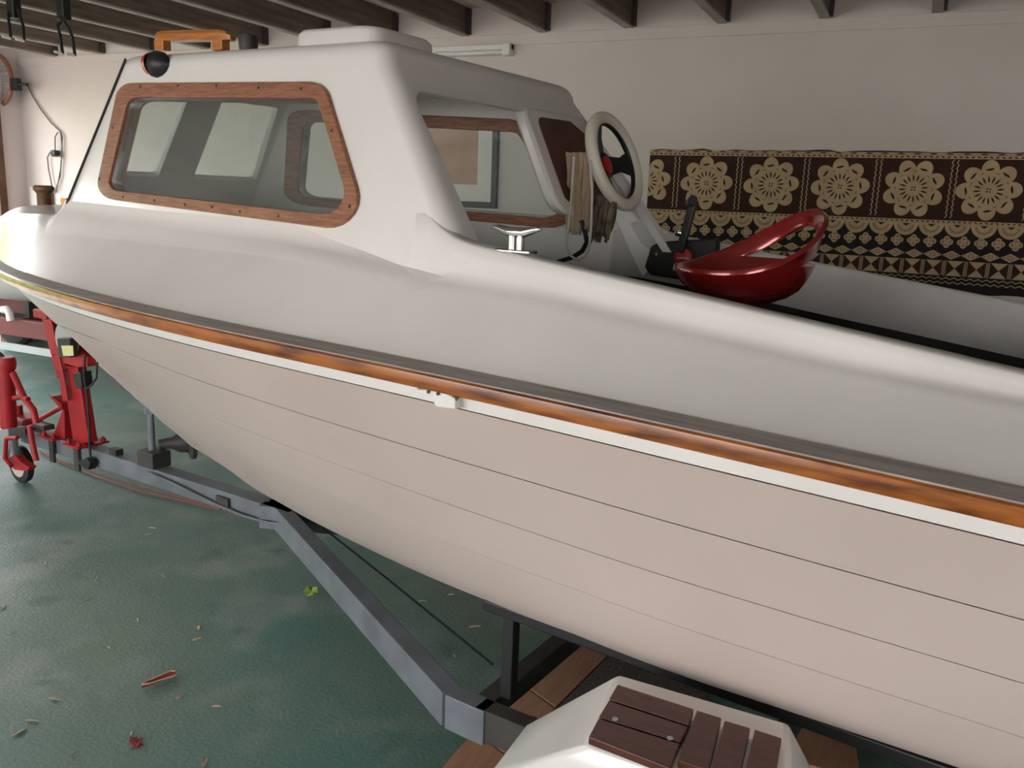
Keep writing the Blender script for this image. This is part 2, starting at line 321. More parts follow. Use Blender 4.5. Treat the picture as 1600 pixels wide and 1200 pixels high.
# foredeck and side decks
NV = 22
ufd = [u for u in US if u < 1.34]
MB().grid([[L((u, v, ZD(u, v))) for v in np.linspace(-1, 1, 2*NV+1)*max(VR(u)-.045, .001)] for u in ufd]).build('foredeck', 'gel', boat, smooth=60)
def cabv(u, z):
    r = (z-1.51)/.5; ua, ub = 1.27+(1.64-1.27)*r, 3.30+(2.93-3.30)*r; va, vb_ = .45+(.40-.45)*r, .66+(.52-.66)*r
    return va+(vb_-va)*(u-ua)/(ub-ua)
def cab_base_v(u): return interp(u, [1.0, 1.27, 3.3], [.43, .45, .66])
for s in (1, -1):
    rows = []
    for u in [q for q in US if 1.26 <= q <= 3.3]:
        vi = cab_base_v(u)-.012 if u < 3.25 else .69; vo = VR(u)-.045
        rows.append([L((u, s*(vo+(vi-vo)*t), ZD(u, vo+(vi-vo)*t))) for t in np.linspace(0, 1, NV)])
    rows2 = []; rows3 = []
    MB().grid(rows).build('side_deck', 'gel', boat, smooth=60)
    for u in [3.1, 3.13, 3.16, 3.19, 3.22]+[q for q in US if q >= 3.24]:
        c = COAM(u); vo = VR(u)-.045; z0 = ZIN(u); lin = interp(u, [3.2, 3.63, 3.92, 4.2, 4.49, 5.3], [1.33, 1.292, 1.255, 1.222, 1.186, 1.10])
        pts = [(vo+(.735-vo)*t, ZD(u, vo+(.735-vo)*t)) for t in np.linspace(0, 1, 10)]
        dc = c-z0; k_ = min(max((u-3.26)/.26, 0), 1); k_ = k_*k_*(3-2*k_); dl = interp(u, [3.1, 3.2], [-.006, .002]); cv = lambda v0, z: (1-k_)*(cabv(u, z)+dl)+k_*v0
        pts += [(max(.713, cv(.696, z0+.1*dc)+.012), ZD(u, .713)+.002*k_), (cv(.696, z0+.10*dc), z0+.10*dc), (cv(.686, z0+.30*dc), z0+.30*dc), (cv(.678, z0+.65*dc), z0+.65*dc), (cv(.672, c-.005), c-.005), (cv(.672, c)-.006, c), (.625, c+.002), (.617, c-.003)]
        rows2.append([L((u, s*a, b)) for a, b in pts])
        rows3.append([L((u, s*a, b)) for a, b in [(.617, c-.003), (.612, c-.012), (.608, (c+lin)/2), (.604, lin+.004), (.606, lin), (.64, lin-.004)]])
    MB().grid(rows2).build('coaming', 'gel', boat, smooth=50)
    MB().grid(rows3).build('cockpit_liner', 'liner', boat, smooth=40)
    MB().grid([[L((u, s*.645, z)) for z in (1.34, 1.0, .76)] for u in np.linspace(3.1, 5.27, 12)]).build('cockpit_side_shade', 'black', boat)  # black sheet stands in for the shade in the void under the liner
MB().grid([[L((u, k*max(min(hullv(u, .75)-.04, .66), .01), .75)) for k in (-1, 0, 1)] for u in np.linspace(1.15, 5.27, 30)]).build('cockpit_sole', 'carpet', boat)
# ---------------- cabin (outer shell minus inner, minus openings)
b0, b1, t0, t1 = Vector((1.27, .45, 1.519)), Vector((3.30, .66, 1.505)), Vector((1.64, .40, 2.053)), Vector((2.93, .52, 2.0))
def patch(s, r): return (b0*(1-s)+b1*s)*(1-r)+(t0*(1-s)+t1*s)*r
def side_hit(x, y):
    o, d = bo(), bd(x, y); p = np.array([.5, .5, 3.0])
    Fn = lambda p: np.array(patch(p[0], p[1])-(o+d*p[2]))
    for _ in range(25):
        f = Fn(p); J = np.stack([(Fn(p+np.eye(3)[k]*1e-4)-f)/1e-4 for k in range(3)], 1); p = p-np.linalg.solve(J, f)
    return patch(p[0], p[1])
SN = (patch(1, .5)-patch(0, .5)).cross(patch(.5, 1)-patch(.5, 0)).normalized()
if SN.y < 0: SN = -SN
def cab_outline(r, inset):
    f, a = patch(0, r), patch(1, r); zf, za = f.z, a.z
    fc = f.x-.07
    pts = [(f.x+inset, f.y-inset), (a.x-inset, a.y-inset), (a.x-inset, -a.y+inset), (f.x+inset, -f.y+inset), (fc+inset, 0)]
    o2 = rpoly(pts, [.014, .05, .05, .014, .3], 6)
    return [(x, y, zf+(za-zf)*(x-f.x)/(a.x-f.x)) for x, y in o2]
def cab_solid(inset, rlo, rtop, rho, camber):
    rings = [cab_outline(r, inset) for r in np.linspace(rlo, rtop, 5)]
    base = rings[-1]
    for th in np.linspace(0, PI/2, 6)[1:]:
        o2 = cab_outline(rtop, inset+rho*(1-math.cos(th))); rings.append([(p[0], p[1], p[2]+rho*math.sin(th)) for p in o2])
    last = rings[-1]; cx = sum(p[0] for p in last)/len(last)
    for kf in (.25, .5, .75, .97): rings.append([(cx+(p[0]-cx)*(1-kf), p[1]*(1-kf), p[2]+camber*(1-(1-kf)**2)) for p in last])
    mb = MB(); mb.loft([[L(p) for p in r] for r in rings]); return mb.build('tmp', 'gel')
outer = cab_solid(0, -.34, .90, .055, .03); inner = cab_solid(.035, -.6, .83, .05, .028)
cutters = [inner]
WO = [(190, 131), (510, 129), (583, 366), (152, 309)]; WI = [(205, 153), (500, 155), (556, 341), (171, 297)]
wo = [side_hit(*p) for p in rpoly(WO, [26, 30, 48, 26], 7)]; wi = [side_hit(*p) for p in rpoly(WI, [20, 12, 34, 16], 7)]
def mir(p, s): return Vector((p[0], p[1]*s, p[2]))
for s in (1, -1):
    cutters.append(MB().prism([L(mir(p+SN*.08, s)) for p in wi], Vector(L(mir(-SN*.2, s)))).build('tmp', 'gel'))
opn = rpoly([(.615, 1.2), (.498, 1.875), (-.498, 1.875), (-.615, 1.2)], [.01, .07, .07, .01], 6)
cutters.append(MB().prism([L((2.75, v, z)) for v, z in opn], (1.0, 0, 0)).build('tmp', 'gel'))
def front_pt(v, r):
    f = patch(0, r); return Vector((f.x-.07*(1-abs(v)/f.y), v, f.z))
FN = Vector((-.78, 0, .62))
wsp = [rpoly([(.085, .25), (.385, .25), (.335, .84), (.08, .84)], [.02, .02, .02, .02], 4)]
for s in (1, -1):
    cutters.append(MB().prism([L(front_pt(s*v, r)+FN*.12) for v, r in wsp[0]], Vector(L(-FN*.26))).build('tmp', 'gel'))
for c_ in cutters:
    md = outer.modifiers.new('b', 'BOOLEAN'); md.operation = 'DIFFERENCE'; md.object = c_; md.solver = 'EXACT'
bpy.context.view_layer.update()
me = bpy.data.meshes.new_from_object(outer.evaluated_get(bpy.context.evaluated_depsgraph_get()))
for c_ in cutters+[outer]: bpy.data.objects.remove(c_)
for p in me.polygons: p.use_smooth = True
me.set_sharp_from_angle(angle=math.radians(43)); me.name = 'cabin'
cab = bpy.data.objects.new('cabin', me); C.objects.link(cab); cab.parent = boat
# cove where the cabin meets the deck
cov = []
b_ = [Vector(p) for p in cab_outline(-.05, 0)]; base = []
for i, p in enumerate(b_):
    q = b_[(i+1) % len(b_)]; ns = max(1, int((q-p).length/.04)); base += [p.lerp(q, j/ns) for j in range(ns)]
for i, p in enumerate(base):
    a, b = base[i-1], base[(i+1) % len(base)]; t = (b-a); n = Vector((t.y, -t.x, 0)).normalized()
    if n.dot(p-Vector((2.2, 0, p.z))) < 0: n = -n
    if p.x > 3.2: cov.append(None); continue
    row = []
    for off, up in [(.075, 0), (.05, .004), (.03, .012), (.014, .024), (.004, .042), (-.004, .06)]:
        tp0 = min(max((3.2-p.x)/.5, 0), 1); q = p+n*off; z = ZD(q.x, q.y)+.0015
        row.append((q.x, q.y, z+up*tp0))
    cov.append(row)
ii = [i for i, r in enumerate(cov) if r]; k0 = next(i for i in range(len(cov)) if cov[i] is None); order = [(k0+j) % len(cov) for j in range(len(cov))]
seq = [[L(p) for p in cov[i]] for i in order if cov[i]]
dense = []
for a, b in zip(seq[:-1], seq[1:]):
    nseg = max(1, int((Vector(a[0])-Vector(b[0])).length/.05))
    for j in range(nseg):
        row = [Vector(p).lerp(Vector(q), j/nseg) for p, q in zip(a, b)]
        if nseg > 1:
            ups = [0, .004, .012, .024, .042, .06]
            row = [Vector((p.x, p.y, ZD(p.x, p.y)+.0015+uu*min(max((3.2-p.x)/.5, 0), 1))) for p, uu in zip(row, ups)]
        dense.append(row)
dense.append(seq[-1])
MB().grid(dense).build('deck_cove', 'gel', boat, smooth=60)
# window frames and panes
for s in (1, -1):
    fr = MB().ring([L(mir(p+SN*.013, s)) for p in wo], [L(mir(p+SN*.013, s)) for p in wi], Vector(L(mir(-SN*.06, s)))).build('window_frame', 'frame', boat, smooth=30, bevel=.003)
    MB().prism([L(mir(p-SN*.012, s)) for p in [side_hit(*q) for q in rpoly([(203, 151), (502, 153), (558, 343), (169, 299)], [20, 12, 34, 16], 7)]], Vector(L(mir(-SN*.005, s)))).build('window_pane', 'glass', boat)
    if s == 1:
        for q in [(225, 137), (284, 136), (344, 136), (410, 139), (476, 141), (182, 201), (161, 281), (198, 309), (247, 314), (295, 321), (337, 325), (381, 332), (441, 339), (524, 206), (552, 324)]:
            p = side_hit(*q)+SN*.0135; MB().lathe([(.0045, 0), (.0045, .0015), (.002, .0005)], L(p), L(SN), 10).build('screw', 'darksteel', fr)
for s in (1, -1):
    MB().prism([L(front_pt(s*v, r)-FN*.01) for v, r in rpoly([(.08, .245), (.39, .245), (.34, .845), (.075, .845)], .02, 4)], Vector(L(-FN*.005))).build('windscreen_pane', 'glass', boat)
    MB().tube([L(mir(patch(.004, r)+Vector((.0, .004, 0)), s)) for r in np.linspace(.0, .97, 9)], .0045, 8).build('corner_seal', 'rubber', boat, smooth=60)
# roof hatch, grab rail, roof fitting
def roof_z(u): return interp(u, [1.64, 2.93], [2.053+.02, 2.0+.02])
MB().loft([[L((u, v, roof_z(u)+z)) for u, v in rpoly([(2.50+i, .43-i), (2.86-i, .46-i), (2.86-i, .16+i), (2.50+i, .16+i)], .05, 4)] for i, z in [(0, -.03), (.004, .022), (.014, .034), (.03, .038)]]).build('roof_hatch', 'gel', boat, smooth=50)
ga, gb = bv(246, 58, .22), bv(364, 56, .22)
gm = MB(); pr = []
for t, hw, zt, zb in [(0, .012, .006, -.012), (.04, .02, .016, -.016), (.12, .023, .02, -.016), (.85, .023, .02, -.016), (.96, .02, .012, -.016), (1, .012, .0, -.014)]:
    p = ga.lerp(gb, t); pr.append([L((p.x, p.y+a, p.z+b)) for a, b in [(-hw, zb), (hw, zb), (hw, zt*.4), (hw*.6, zt), (-hw*.6, zt), (-hw, zt*.4)]])
gh = gm.loft(pr).build('grab_rail', 'handle', boat, smooth=30)
for t in (.06, .84):
    p = ga.lerp(gb, t); MB().box((p.x-.025, -p.y-.018, p.z-.05), (p.x+.03, -p.y+.018, p.z-.01)).build('foot', 'handle', gh, bevel=.004)
p = bv(388, 64, .22); MB().lathe([(.012, -.05), (.03, -.045), (.034, .0), (.03, .018), (.012, .024)], L(p), (0, 0, 1), 18).build('roof_vent', 'darksteel', boat, smooth=40)
# nav light
p = side_hit(249, 101)+SN*.0; ax = (patch(.3, .9)-patch(.2, .9)).normalized()
nav = MB(); rings = []
up = SN.cross(ax).normalized()
if up.z < 0: up = -up
K = 1.12
for t, wv, hh in [(-.045, .004, .004), (-.038, .022, .026), (-.02, .036, .037), (.0, .04, .04), (.02, .034, .034), (.036, .02, .022), (.044, .004, .005)]:
    rings.append([L(p+ax*t*K*1.3+up*hh*K*math.sin(a)+SN*max(0, wv*K*math.cos(a))) for a in np.linspace(-PI/2, PI/2, 13)])
nl = nav.grid(rings).build('navigation_light', 'black', boat, smooth=60)
rings = []
for t, wv, hh in [(-.047, .010, .010), (-.040, .027, .027), (-.028, .038, .035), (-.008, .044, .038)]:
    rings.append([L(p+ax*t*K*1.3+up*hh*K*math.sin(a)+SN*(wv*K*math.cos(a)+.002)) for a in np.linspace(-PI/2.6, PI/2.6, 11)])
MB().grid(rings).build('red_lens', 'lens', nl, smooth=60)['label'] = 'red port side lens'
# helm bulkhead pod on the far side of the doorway
HU = 3.10
hp = rpoly([(-.07, 1.895), (-.10, 1.56), (-.30, 1.54), (-.56, 1.60), (-.50, 1.895)], [.03, .07, .05, .05, .05], 6)
hb = MB().prism([L((HU-.42*(z-1.7)-.05, v, z)) for v, z in hp], (.05, 0, 0)).build('helm_bulkhead', 'gel', boat, smooth=30, bevel=.012)
hi_ = rpoly([(-.135, 1.865), (-.16, 1.60), (-.30, 1.58), (-.50, 1.63), (-.475, 1.82), (-.36, 1.87)], .03, 5)
MB().prism([L((HU-.42*(z-1.7)+.0, v, z)) for v, z in hi_], (.004, 0, 0)).build('dash_panel', 'brown', hb)
# steering wheel
WC = Vector((3.22, .35*-1, 1.735)); wax = Vector((.94, 0, .34)).normalized()
sw = MB().torus(L(WC), L(wax), .152, .021, 48, 14).build('steering_wheel', 'cream', boat, smooth=70)
hub = WC-wax*.045
MB().lathe([(.03, -.08), (.03, -.01), (.045, 0), (.045, .012), (.02, .016)], L(hub), L(wax), 20).build('hub', 'black', sw, smooth=40)
MB().lathe([(.03, 0), (.03, .004), (.024, .006)], L(hub+wax*.014), L(wax), 20).build('hub_badge', 'lens', sw, smooth=40)['label'] = 'red badge on the hub'
upw = Vector((-.34, 0, .94)); sdw = Vector((0, 1, 0))
for a in (90, 210, 330):
    e = upw*math.cos(math.radians(a-90+90))+sdw*math.sin(math.radians(a)) if False else (upw*math.sin(math.radians(a+90))+sdw*math.cos(math.radians(a+90)))
    q = MB(); A, Bq = hub+e*.03, WC+e*.140; n_ = wax.cross(e)
    q.loft([[L(A+n_*.035+wax*.006), L(A-n_*.035+wax*.006), L(A-n_*.035-wax*.004), L(A+n_*.035-wax*.004)], [L((A+Bq)/2+n_*.024+wax*.006), L((A+Bq)/2-n_*.024+wax*.006), L((A+Bq)/2-n_*.024-wax*.004), L((A+Bq)/2+n_*.024-wax*.004)], [L(Bq+n_*.05+wax*.006), L(Bq-n_*.05+wax*.006), L(Bq-n_*.05-wax*.004), L(Bq+n_*.05-wax*.004)]])
    q.build('spoke', 'black', sw, smooth=30)
MB().torus(L(WC-wax*.004), L(wax), .136, .010, 40, 8).build('inner_ring', 'black', sw, smooth=60)
MB().tube([L(hub-wax*.02), L(hub-wax*.16)], .022, 12).build('steering_column', 'black', boat, smooth=60)
# inner flange sweeping down from the far cabin side, throttle box
fl = []
for (xl, yl), (xr, yr) in zip([(925, 235), (950, 318), (968, 355), (985, 393), (1004, 432)], [(935, 225), (985, 318), (1000, 345), (1018, 362), (1060, 374)]):
    a, b = bv(xl, yl, -.585), bv(xr, yr, -.635); fl.append([L(a), L(a.lerp(b, .5)+Vector((0, -.0, .0))), L(b), L(b+Vector((0, -.03, -.01)))])
MB().grid(fl).build('far_flange', 'gel', boat, smooth=60)
tb = MB(); q = [bv(x, y, -.575) for x, y in [(1006, 418), (1016, 385), (1030, 378), (1118, 372), (1122, 445), (1085, 441), (1015, 430)]]
tc_ = tb.prism([L(p) for p in q], (0, .0, 0) if False else L((0, -.05, 0))).build('throttle_control', 'black', boat, bevel=.008)
bp = bv(1069, 403, -.572)
MB().lathe([(.034, 0), (.034, .008), (.03, .011)], L(bp), L((0, 1, 0)), 24).build('red_badge', 'lens', tc_, smooth=40)
fc = bpy.data.curves.new('lettering', 'FONT'); fc.body = 'evinrude'; fc.size = .0125; fc.align_x = 'CENTER'; fc.align_y = 'CENTER'; fc.extrude = .0004
to = bpy.data.objects.new('tmp', fc); C.objects.link(to); bpy.context.view_layer.update(); lm_ = bpy.data.meshes.new_from_object(to); bpy.data.objects.remove(to)
lm_.materials.clear(); lm_.materials.append(M['white']); lo = bpy.data.objects.new('lettering', lm_); C.objects.link(lo); lo.parent = tc_
lo.matrix_local = Matrix.Translation(L(bp+Vector((0, .0118, 0)))) @ Matrix.Rotation(PI/2, 4, 'X') 
la, lb = bv(1062, 395, -.56), bv(1083, 318, -.56)
MB().beam(L(la), L(lb), .03, .022, up=(0, 1, 0)).build('throttle_lever', 'black', tc_, bevel=.006)
MB().tube([L(lb+Vector((-.015, -.01, .0))), L(lb+Vector((.012, .035, .012)))], .017, 12).build('lever_grip', 'black', tc_, smooth=50)
MB().lathe([(.012, 0), (.012, .012), (.006, .015)], L(bv(1061, 364, -.56)), L((0, 1, 0)), 12).build('lever_knob', 'chrome', tc_, smooth=40)
MB().lathe([(.006, 0), (.006, .003)], L(bv(1026, 397, -.574)), L((0, 1, 0)), 10).build('screw', 'chrome', tc_)
# mooring cleat on the coaming
c0 = bv(806, 391, .645); cl = MB().box((c0.x-.05, -c0.y-.018, c0.z-.006), (c0.x+.05, -c0.y+.018, c0.z+.002)).build('mooring_cleat', 'chrome', boat, bevel=.003)
MB().tube([L(c0+Vector((x, 0, z))) for x, z in [(-.012, .0), (-.012, .034)]], .009, 10).tube([L(c0+Vector((x, 0, z))) for x, z in [(.012, .0), (.012, .034)]], .009, 10).build('post', 'chrome', cl, smooth=50)
MB().tube([L(c0+Vector((x, 0, z))) for x, z in [(-.068, .052), (-.05, .05), (-.02, .042), (.02, .042), (.05, .05), (.068, .052)]], [.003, .008, .012, .012, .008, .003], 12).build('horn', 'chrome', cl, smooth=60)
# bow bollard, bracket under the rail
p = bv(70, 319, 0); MB().lathe([(.034, -.01), (.034, .05), (.040, .06), (.048, .068), (.048, .082), (.038, .09)], L(p), (0, 0, 1), 20).build('bow_post', 'pole', boat, smooth=40)
bw = [L(Vector(bv(x, y, .935))) for x, y in [(658, 605), (667, 614), (684, 618), (690, 633), (712, 636), (721, 637), (721, 620), (700, 608)]]
br = MB().prism(bw, (0, -.022, 0)).build('rail_bracket', 'white', boat, bevel=.003)
for x, y in [(670, 612), (685, 615), (714, 623)]: MB().lathe([(.004, 0), (.004, .003)], L(Vector(bv(x, y, .958))), L((0, 1, 0)), 8).build('rivet', 'darksteel', br)
# ================================================================== loose things in the boat
# red bucket stool
sb, st_ = bv(1068, 408, 0), bv(1280, 345, 0)
SC = Vector(((sb.x+st_.x)/2-.005, .02, 1.345))
stool = empty('bucket_stool', (P0+BA*SC.x+BN*SC.y)+Vector((0, 0, .76)), 'glossy red plastic bucket stool with slotted back standing in the cockpit', 'stool', rotz=-BDEG+math.radians(43))
zo = SC.z-.76
NPH = 64
rimh = lambda ph: .085+.170*((1+math.cos(ph))/2)**2.5
def s_r(hh): return interp(hh, [0, .006, .02, .045, .075, .11, .16, .23], [.02, .075, .118, .152, .172, .184, .191, .196])
def spt(ph, hh): r_ = s_r(hh); return Vector((r_*math.cos(ph), -r_*math.sin(ph), zo+hh))
slo = lambda ph: min(.112, rimh(ph)-.004)
wph = lambda ph: (ph+PI) % (2*PI)-PI
shi = lambda ph: slo(ph)+max(0, rimh(ph)-.045-slo(ph))*math.sqrt(max(0, 1-(wph(ph)/1.15)**2))
A_ = [2*PI*i/NPH for i in range(NPH)]; sm_ = MB()
sm_.grid([[spt(ph, slo(ph)*t) for ph in A_] for t in (0, .03, .1, .22, .4, .6, .8, 1)], True); sm_.f.append(tuple(range(NPH)))
sm_.grid([[spt(ph, shi(ph)+(rimh(ph)-shi(ph))*t)+Vector((math.cos(ph), -math.sin(ph), 0))*.010*t**3 for ph in A_] for t in (0, .25, .5, .75, 1)], True)
o = sm_.build('seat_shell', 'redgloss', stool, smooth=80); md = o.modifiers.new('s', 'SOLIDIFY'); md.thickness = .014; md.offset = 0; md = o.modifiers.new('b', 'BEVEL'); md.width = .005; md.segments = 3; md.limit_method = 'ANGLE'
MB().tube([(0, 0, 0), (0, 0, zo)], .03, 16).build('column', 'chrome', stool, smooth=60)
MB().lathe([(.19, 0), (.19, .012), (.06, .03), (.03, .05)], (0, 0, 0), (0, 0, 1), 28).build('base', 'chrome', stool, smooth=40)
# cloth hanging behind the wheel, rag, cable loop and hose
BM = Matrix.Translation(P0) @ Matrix.Rotation(-BDEG, 4, 'Z')
def wloc(p): return BM @ Vector(L(p))
def drape(name, top, bot, width, mname, label, cat, amp=.012, v=-.3):
    rows = []
    for t in np.linspace(0, 1, 18):
        cx = top[0]+(bot[0]-top[0])*t; cy = top[1]+(bot[1]-top[1])*t; wd = width[0]+(width[1]-width[0])*t; row = []
        for i in range(19):
            e = i/18-.5; p = bv(cx+e*wd, cy+6*math.sin(i*1.3+t*2)*(t > .9), v); off = amp*math.sin(i*1.55+t*3)+amp*.6*math.sin(i*.7-5*t); p = p+Vector((0, off, 0)); row.append(wloc(p))
        rows.append(row)
    o = MB().grid(rows).build(name, mname, None, smooth=80); sm = o.modifiers.new('s', 'SOLIDIFY'); sm.thickness = .006
    return tag(o, label, cat)
drape('canvas_cloth', (907, 238), (904, 362), (44, 30), 'cloth', 'beige canvas cloth draped over the helm beside the steering wheel', 'cloth', v=-.20)
drape('dirty_rag', (944, 305), (938, 374), (36, 28), 'rag', 'dirty brown rag hanging below the steering wheel', 'rag', .012, v=-.26)
o = MB().tube([wloc(bv(x, y, v)) for x, y, v in [(897, 245, -.172), (894, 290, -.172), (891, 330, -.172), (886, 365, -.172), (885, 385, -.174), (892, 400, -.176), (903, 407, -.178), (915, 400, -.178), (921, 382, -.176), (924, 350, -.172), (925, 300, -.172), (922, 250, -.172)]], .0045, 8).build('cord_loop', 'cord', None, smooth=60); tag(o, 'white cord loop hanging over the beige cloth', 'cord')
o = MB().tube([wloc(bv(x, y, v)) for x, y, v in [(908, 345, -.20), (914, 362, -.20), (917, 378, -.21), (910, 392, -.26), (895, 402, -.33), (875, 408, -.42), (855, 414, -.5)]], .008, 10).build('black_hose', 'rubber', None, smooth=60); tag(o, 'short black hose curving below the beige cloth', 'hose')
# ================================================================== trailer (aligned with the boat)
tr = empty('boat_trailer', P0, 'grey steel boat trailer with red winch post and jockey wheel under the white boat', 'trailer', rotz=-BDEG)
DZ = .305
MB().box((-.05, -.04, DZ-.085), (2.02, .04, DZ)).build('drawbar', 'steel', tr, bevel=.004)
e0 = bz(432, 783, DZ); e1 = bz(706, 1078, DZ); e2 = bz(752, 1098, DZ)
def arm(s):
    a, b, c2 = [Vector(L((p.x, p.y*s, DZ))) for p in (e0, e1, e2)]
    a2 = a+(a-b).normalized()*.03
    MB().beam(a2, b, .06, .10, top=True).build('side_rail', 'steel', tr, bevel=.003)
    MB().beam(b-(c2-b).normalized()*.0, c2+(c2-b).normalized()*.03, .06, .10, top=True).build('rail_knuckle', 'steel', tr, bevel=.003)
    d = bz(838, 1122, DZ-.01); d = Vector(L((d.x, d.y*s, DZ-.01)))
    MB().beam(c2+Vector((0, 0, -.005)), d, .012, .085, top=True).build('guard_arm', 'darksteel', tr, bevel=.002)
    # rail carries on aft beside the hull
    MB().beam(c2, Vector((5.0, c2.y*.96, DZ)), .05, .09, top=True).build('rear_rail', 'darksteel', tr)
arm(1); arm(-1)
pb = bz(768, 1093, DZ)
MB().box((pb.x-.045, -pb.y, DZ-.06), (pb.x+.01, pb.y, DZ-.0)).build('cross_member', 'darksteel', tr, bevel=.003)
MB().box((4.5, -.95, DZ-.08), (4.57, .95, DZ-.01)).build('cross_member', 'darksteel', tr)
for s in (1, -1):
    pv = pb.y-.05
    MB().box((pb.x+.005, -s*pv-.02, DZ-.005), (pb.x+.04, -s*pv+.015, .58)).build('bunk_post', 'black', tr, bevel=.003)
    MB().beam(L((pb.x-.06, s*(VB(pb.x)-.06), ZB(pb.x)-.03)), L((4.9, s*.68, ZB(4.9)-.035)), .07, .03).build('bunk', 'black', tr, bevel=.004)
MB().box((pb.x-.03, -.50, .45), (pb.x+.03, .50, .50)).build('bunk_bar', 'darksteel', tr)
for s in (1, -1): MB().tube([L((4.12, s*.80, .263)), L((4.12, s*1.06, .263))], .03, 12).build('stub_axle', 'darksteel', tr)
MB().tube([L((4.12, -.82, .263)), L((4.12, .82, .263))], .03, 12).build('axle', 'darksteel', tr, smooth=60)
for s in (1, -1):
    MB().lathe([(.12, -.06), (.22, -.065), (.258, -.045), (.262, 0), (.258, .045), (.22, .065), (.12, .06)], L((4.12, s*1.0, .263)), (0, 1, 0), 32).build('road_wheel', 'rubber', tr, smooth=50)
# mudguard with decking slats
ZT, ZL = .62, .40
g = {k: bz(x, y, z) for k, (x, y, z) in dict(A=(968, 1052, ZT), B=(1232, 1128, ZT), C=(915, 1167, ZT), E=(827, 1128, ZL+.05), Fq=(768, 1206, ZL)).items()}
dAB = g['B']-g['A']; D_ = g['C']+dAB*1.05
Gq = bz(1290, 1215, ZL)
gl_ = Vector((g['C'].x-.05, g['C'].y+.10, ZL)); gr = Vector((D_.x+.12, D_.y+.10, ZL)); Gb = Vector((g['B'].x+.15, g['B'].y, ZL)); Eb = g['E']; Fb = g['Fq']
def guard(s):
    vs = [L((p.x, p.y*s, p.z)) for p in (g['A'], g['B'], D_, g['C'], Eb, Gb, gr, Fb, Vector((g['A'].x, g['A'].y, ZL)), Vector((g['B'].x, g['B'].y, ZL)), gl_)]
    mb = MB(); mb.add(vs, [(0, 1, 2, 3), (0, 3, 7, 4), (1, 5, 6, 2), (3, 2, 6, 10, 7), (0, 8, 9, 1), (0, 4, 8), (1, 9, 5)])
    o = mb.build('mudguard', 'gel', tr, smooth=20, bevel=.010); sm = o.modifiers.new('s', 'SOLIDIFY'); sm.thickness = .006; sm.offset = -1
    return o
mg = guard(1); guard(-1)
def slat(pts):
    p = [bz(x, y, ZT+.004) for x, y in pts]; MB().prism([L(q) for q in p], (0, 0, .016)).build('decking_slat', 'teak', mg, bevel=.002)
slat([(964, 1080), (1083, 1119), (1075, 1144), (951, 1103)]); slat([(950, 1106), (1074, 1147), (1062, 1171), (935, 1131)]); slat([(934, 1134), (1061, 1174), (1046, 1213), (919, 1163)])
slat([(1088, 1121), (1126, 1133), (1106, 1215), (1058, 1200)]); slat([(1131, 1137), (1171, 1149), (1154, 1225), (1112, 1212)]); slat([(1178, 1151), (1220, 1165), (1208, 1235), (1162, 1222)])
for x, y in [(961, 1124), (1047, 1154)]:
    MB().lathe([(.006, 0), (.006, .0015), (.002, .001)], L(bz(x, y, ZT+.0205)), (0, 0, 1), 12).build('screw', 'galv', mg)
# winch post
wp = MB()
def bx(x, y): return L(bv(x, y, 0))
def plate(pts, half, name, mname, parent=tr, v=0, bevel=.003):
    return MB().prism([L(bv(x, y, v)-Vector((0, half, 0))) for x, y in pts], L((0, 2*half, 0))).build(name, mname, parent, bevel=bevel)
post = plate([(104, 575), (128, 572), (146, 690), (122, 694)], .024, 'winch_post', 'red')
plate([(74, 497), (86, 494), (112, 570), (128, 573), (104, 577), (98, 590)], .03, 'front_plate', 'red', post)
for s in (1, -1): plate([(72, 500), (80, 497), (101, 590), (107, 626), (99, 627), (94, 597)], .004, 'side_plate', 'red', post, v=s*.05)
for yy, xx in [(555, 84), (580, 91), (607, 97)]: MB().tube([L(bv(xx, yy, .055)), L(bv(xx, yy, -.055))], .006, 8).build('spacer_bar', 'red', post)
MB().box((bx(78, 490)[0]-.05, -.06, bx(78, 490)[2]-.02), (bx(78, 490)[0]+.07, .06, bx(78, 490)[2]+.025)).build('bow_stop', 'red', post, bevel=.006)
plate([(88, 618), (104, 630), (106, 640), (90, 683), (88, 690), (110, 684), (109, 640)], .03, 'rear_brace', 'red', post)
MB().tube([bx(60, 656), bx(104, 632)], .013, 10).build('strut', 'red', post, smooth=60)
for x, y, hx in [(96, 688, .14), (135, 700, .14)]:
    p = bv(x, y, 0); pl = MB().box((p.x-hx/2, -.085, DZ), (p.x+hx/2, .085, DZ+.01)).build('foot_plate', 'red', post, bevel=.002)
    for du in (-.045, .045):
        for dv in (-.065, .065): MB().lathe([(.014, 0), (.014, .012), (.008, .012), (.008, .022)], L((p.x+du, dv, DZ+.01)), (0, 0, 1), 6).build('bolt', 'red', pl)
    for dv in (-.052, .052): MB().box((p.x-.02, dv-.006, DZ-.13), (p.x+.02, dv+.006, DZ)).build('clamp_leg', 'darksteel', pl)
wn = plate([(103, 545), (100, 562), (134, 572), (150, 571), (150, 556), (128, 530)], .045, 'winch_body', 'red', post)
MB().lathe([(.085, -.012), (.085, .012)], L(bv(105, 530, .065)), (0, 1, 0), 24).build('winch_drum_cover', 'galv', wn, smooth=40)
plate([(95, 528), (115, 528), (116, 558), (98, 558)], .02, 'winch_motor', 'black', wn, v=.10)
plate([(96, 540), (114, 540), (115, 556), (99, 556)], .001, 'sticker', 'yellow', wn, v=.122, bevel=0)
MB().tube([L(bv(x, y, .08)) for x, y in [(133, 556), (131, 585), (136, 620), (139, 660), (140, 700), (142, 716)]], .006, 8).build('winch_cable', 'rubber', post, smooth=60)
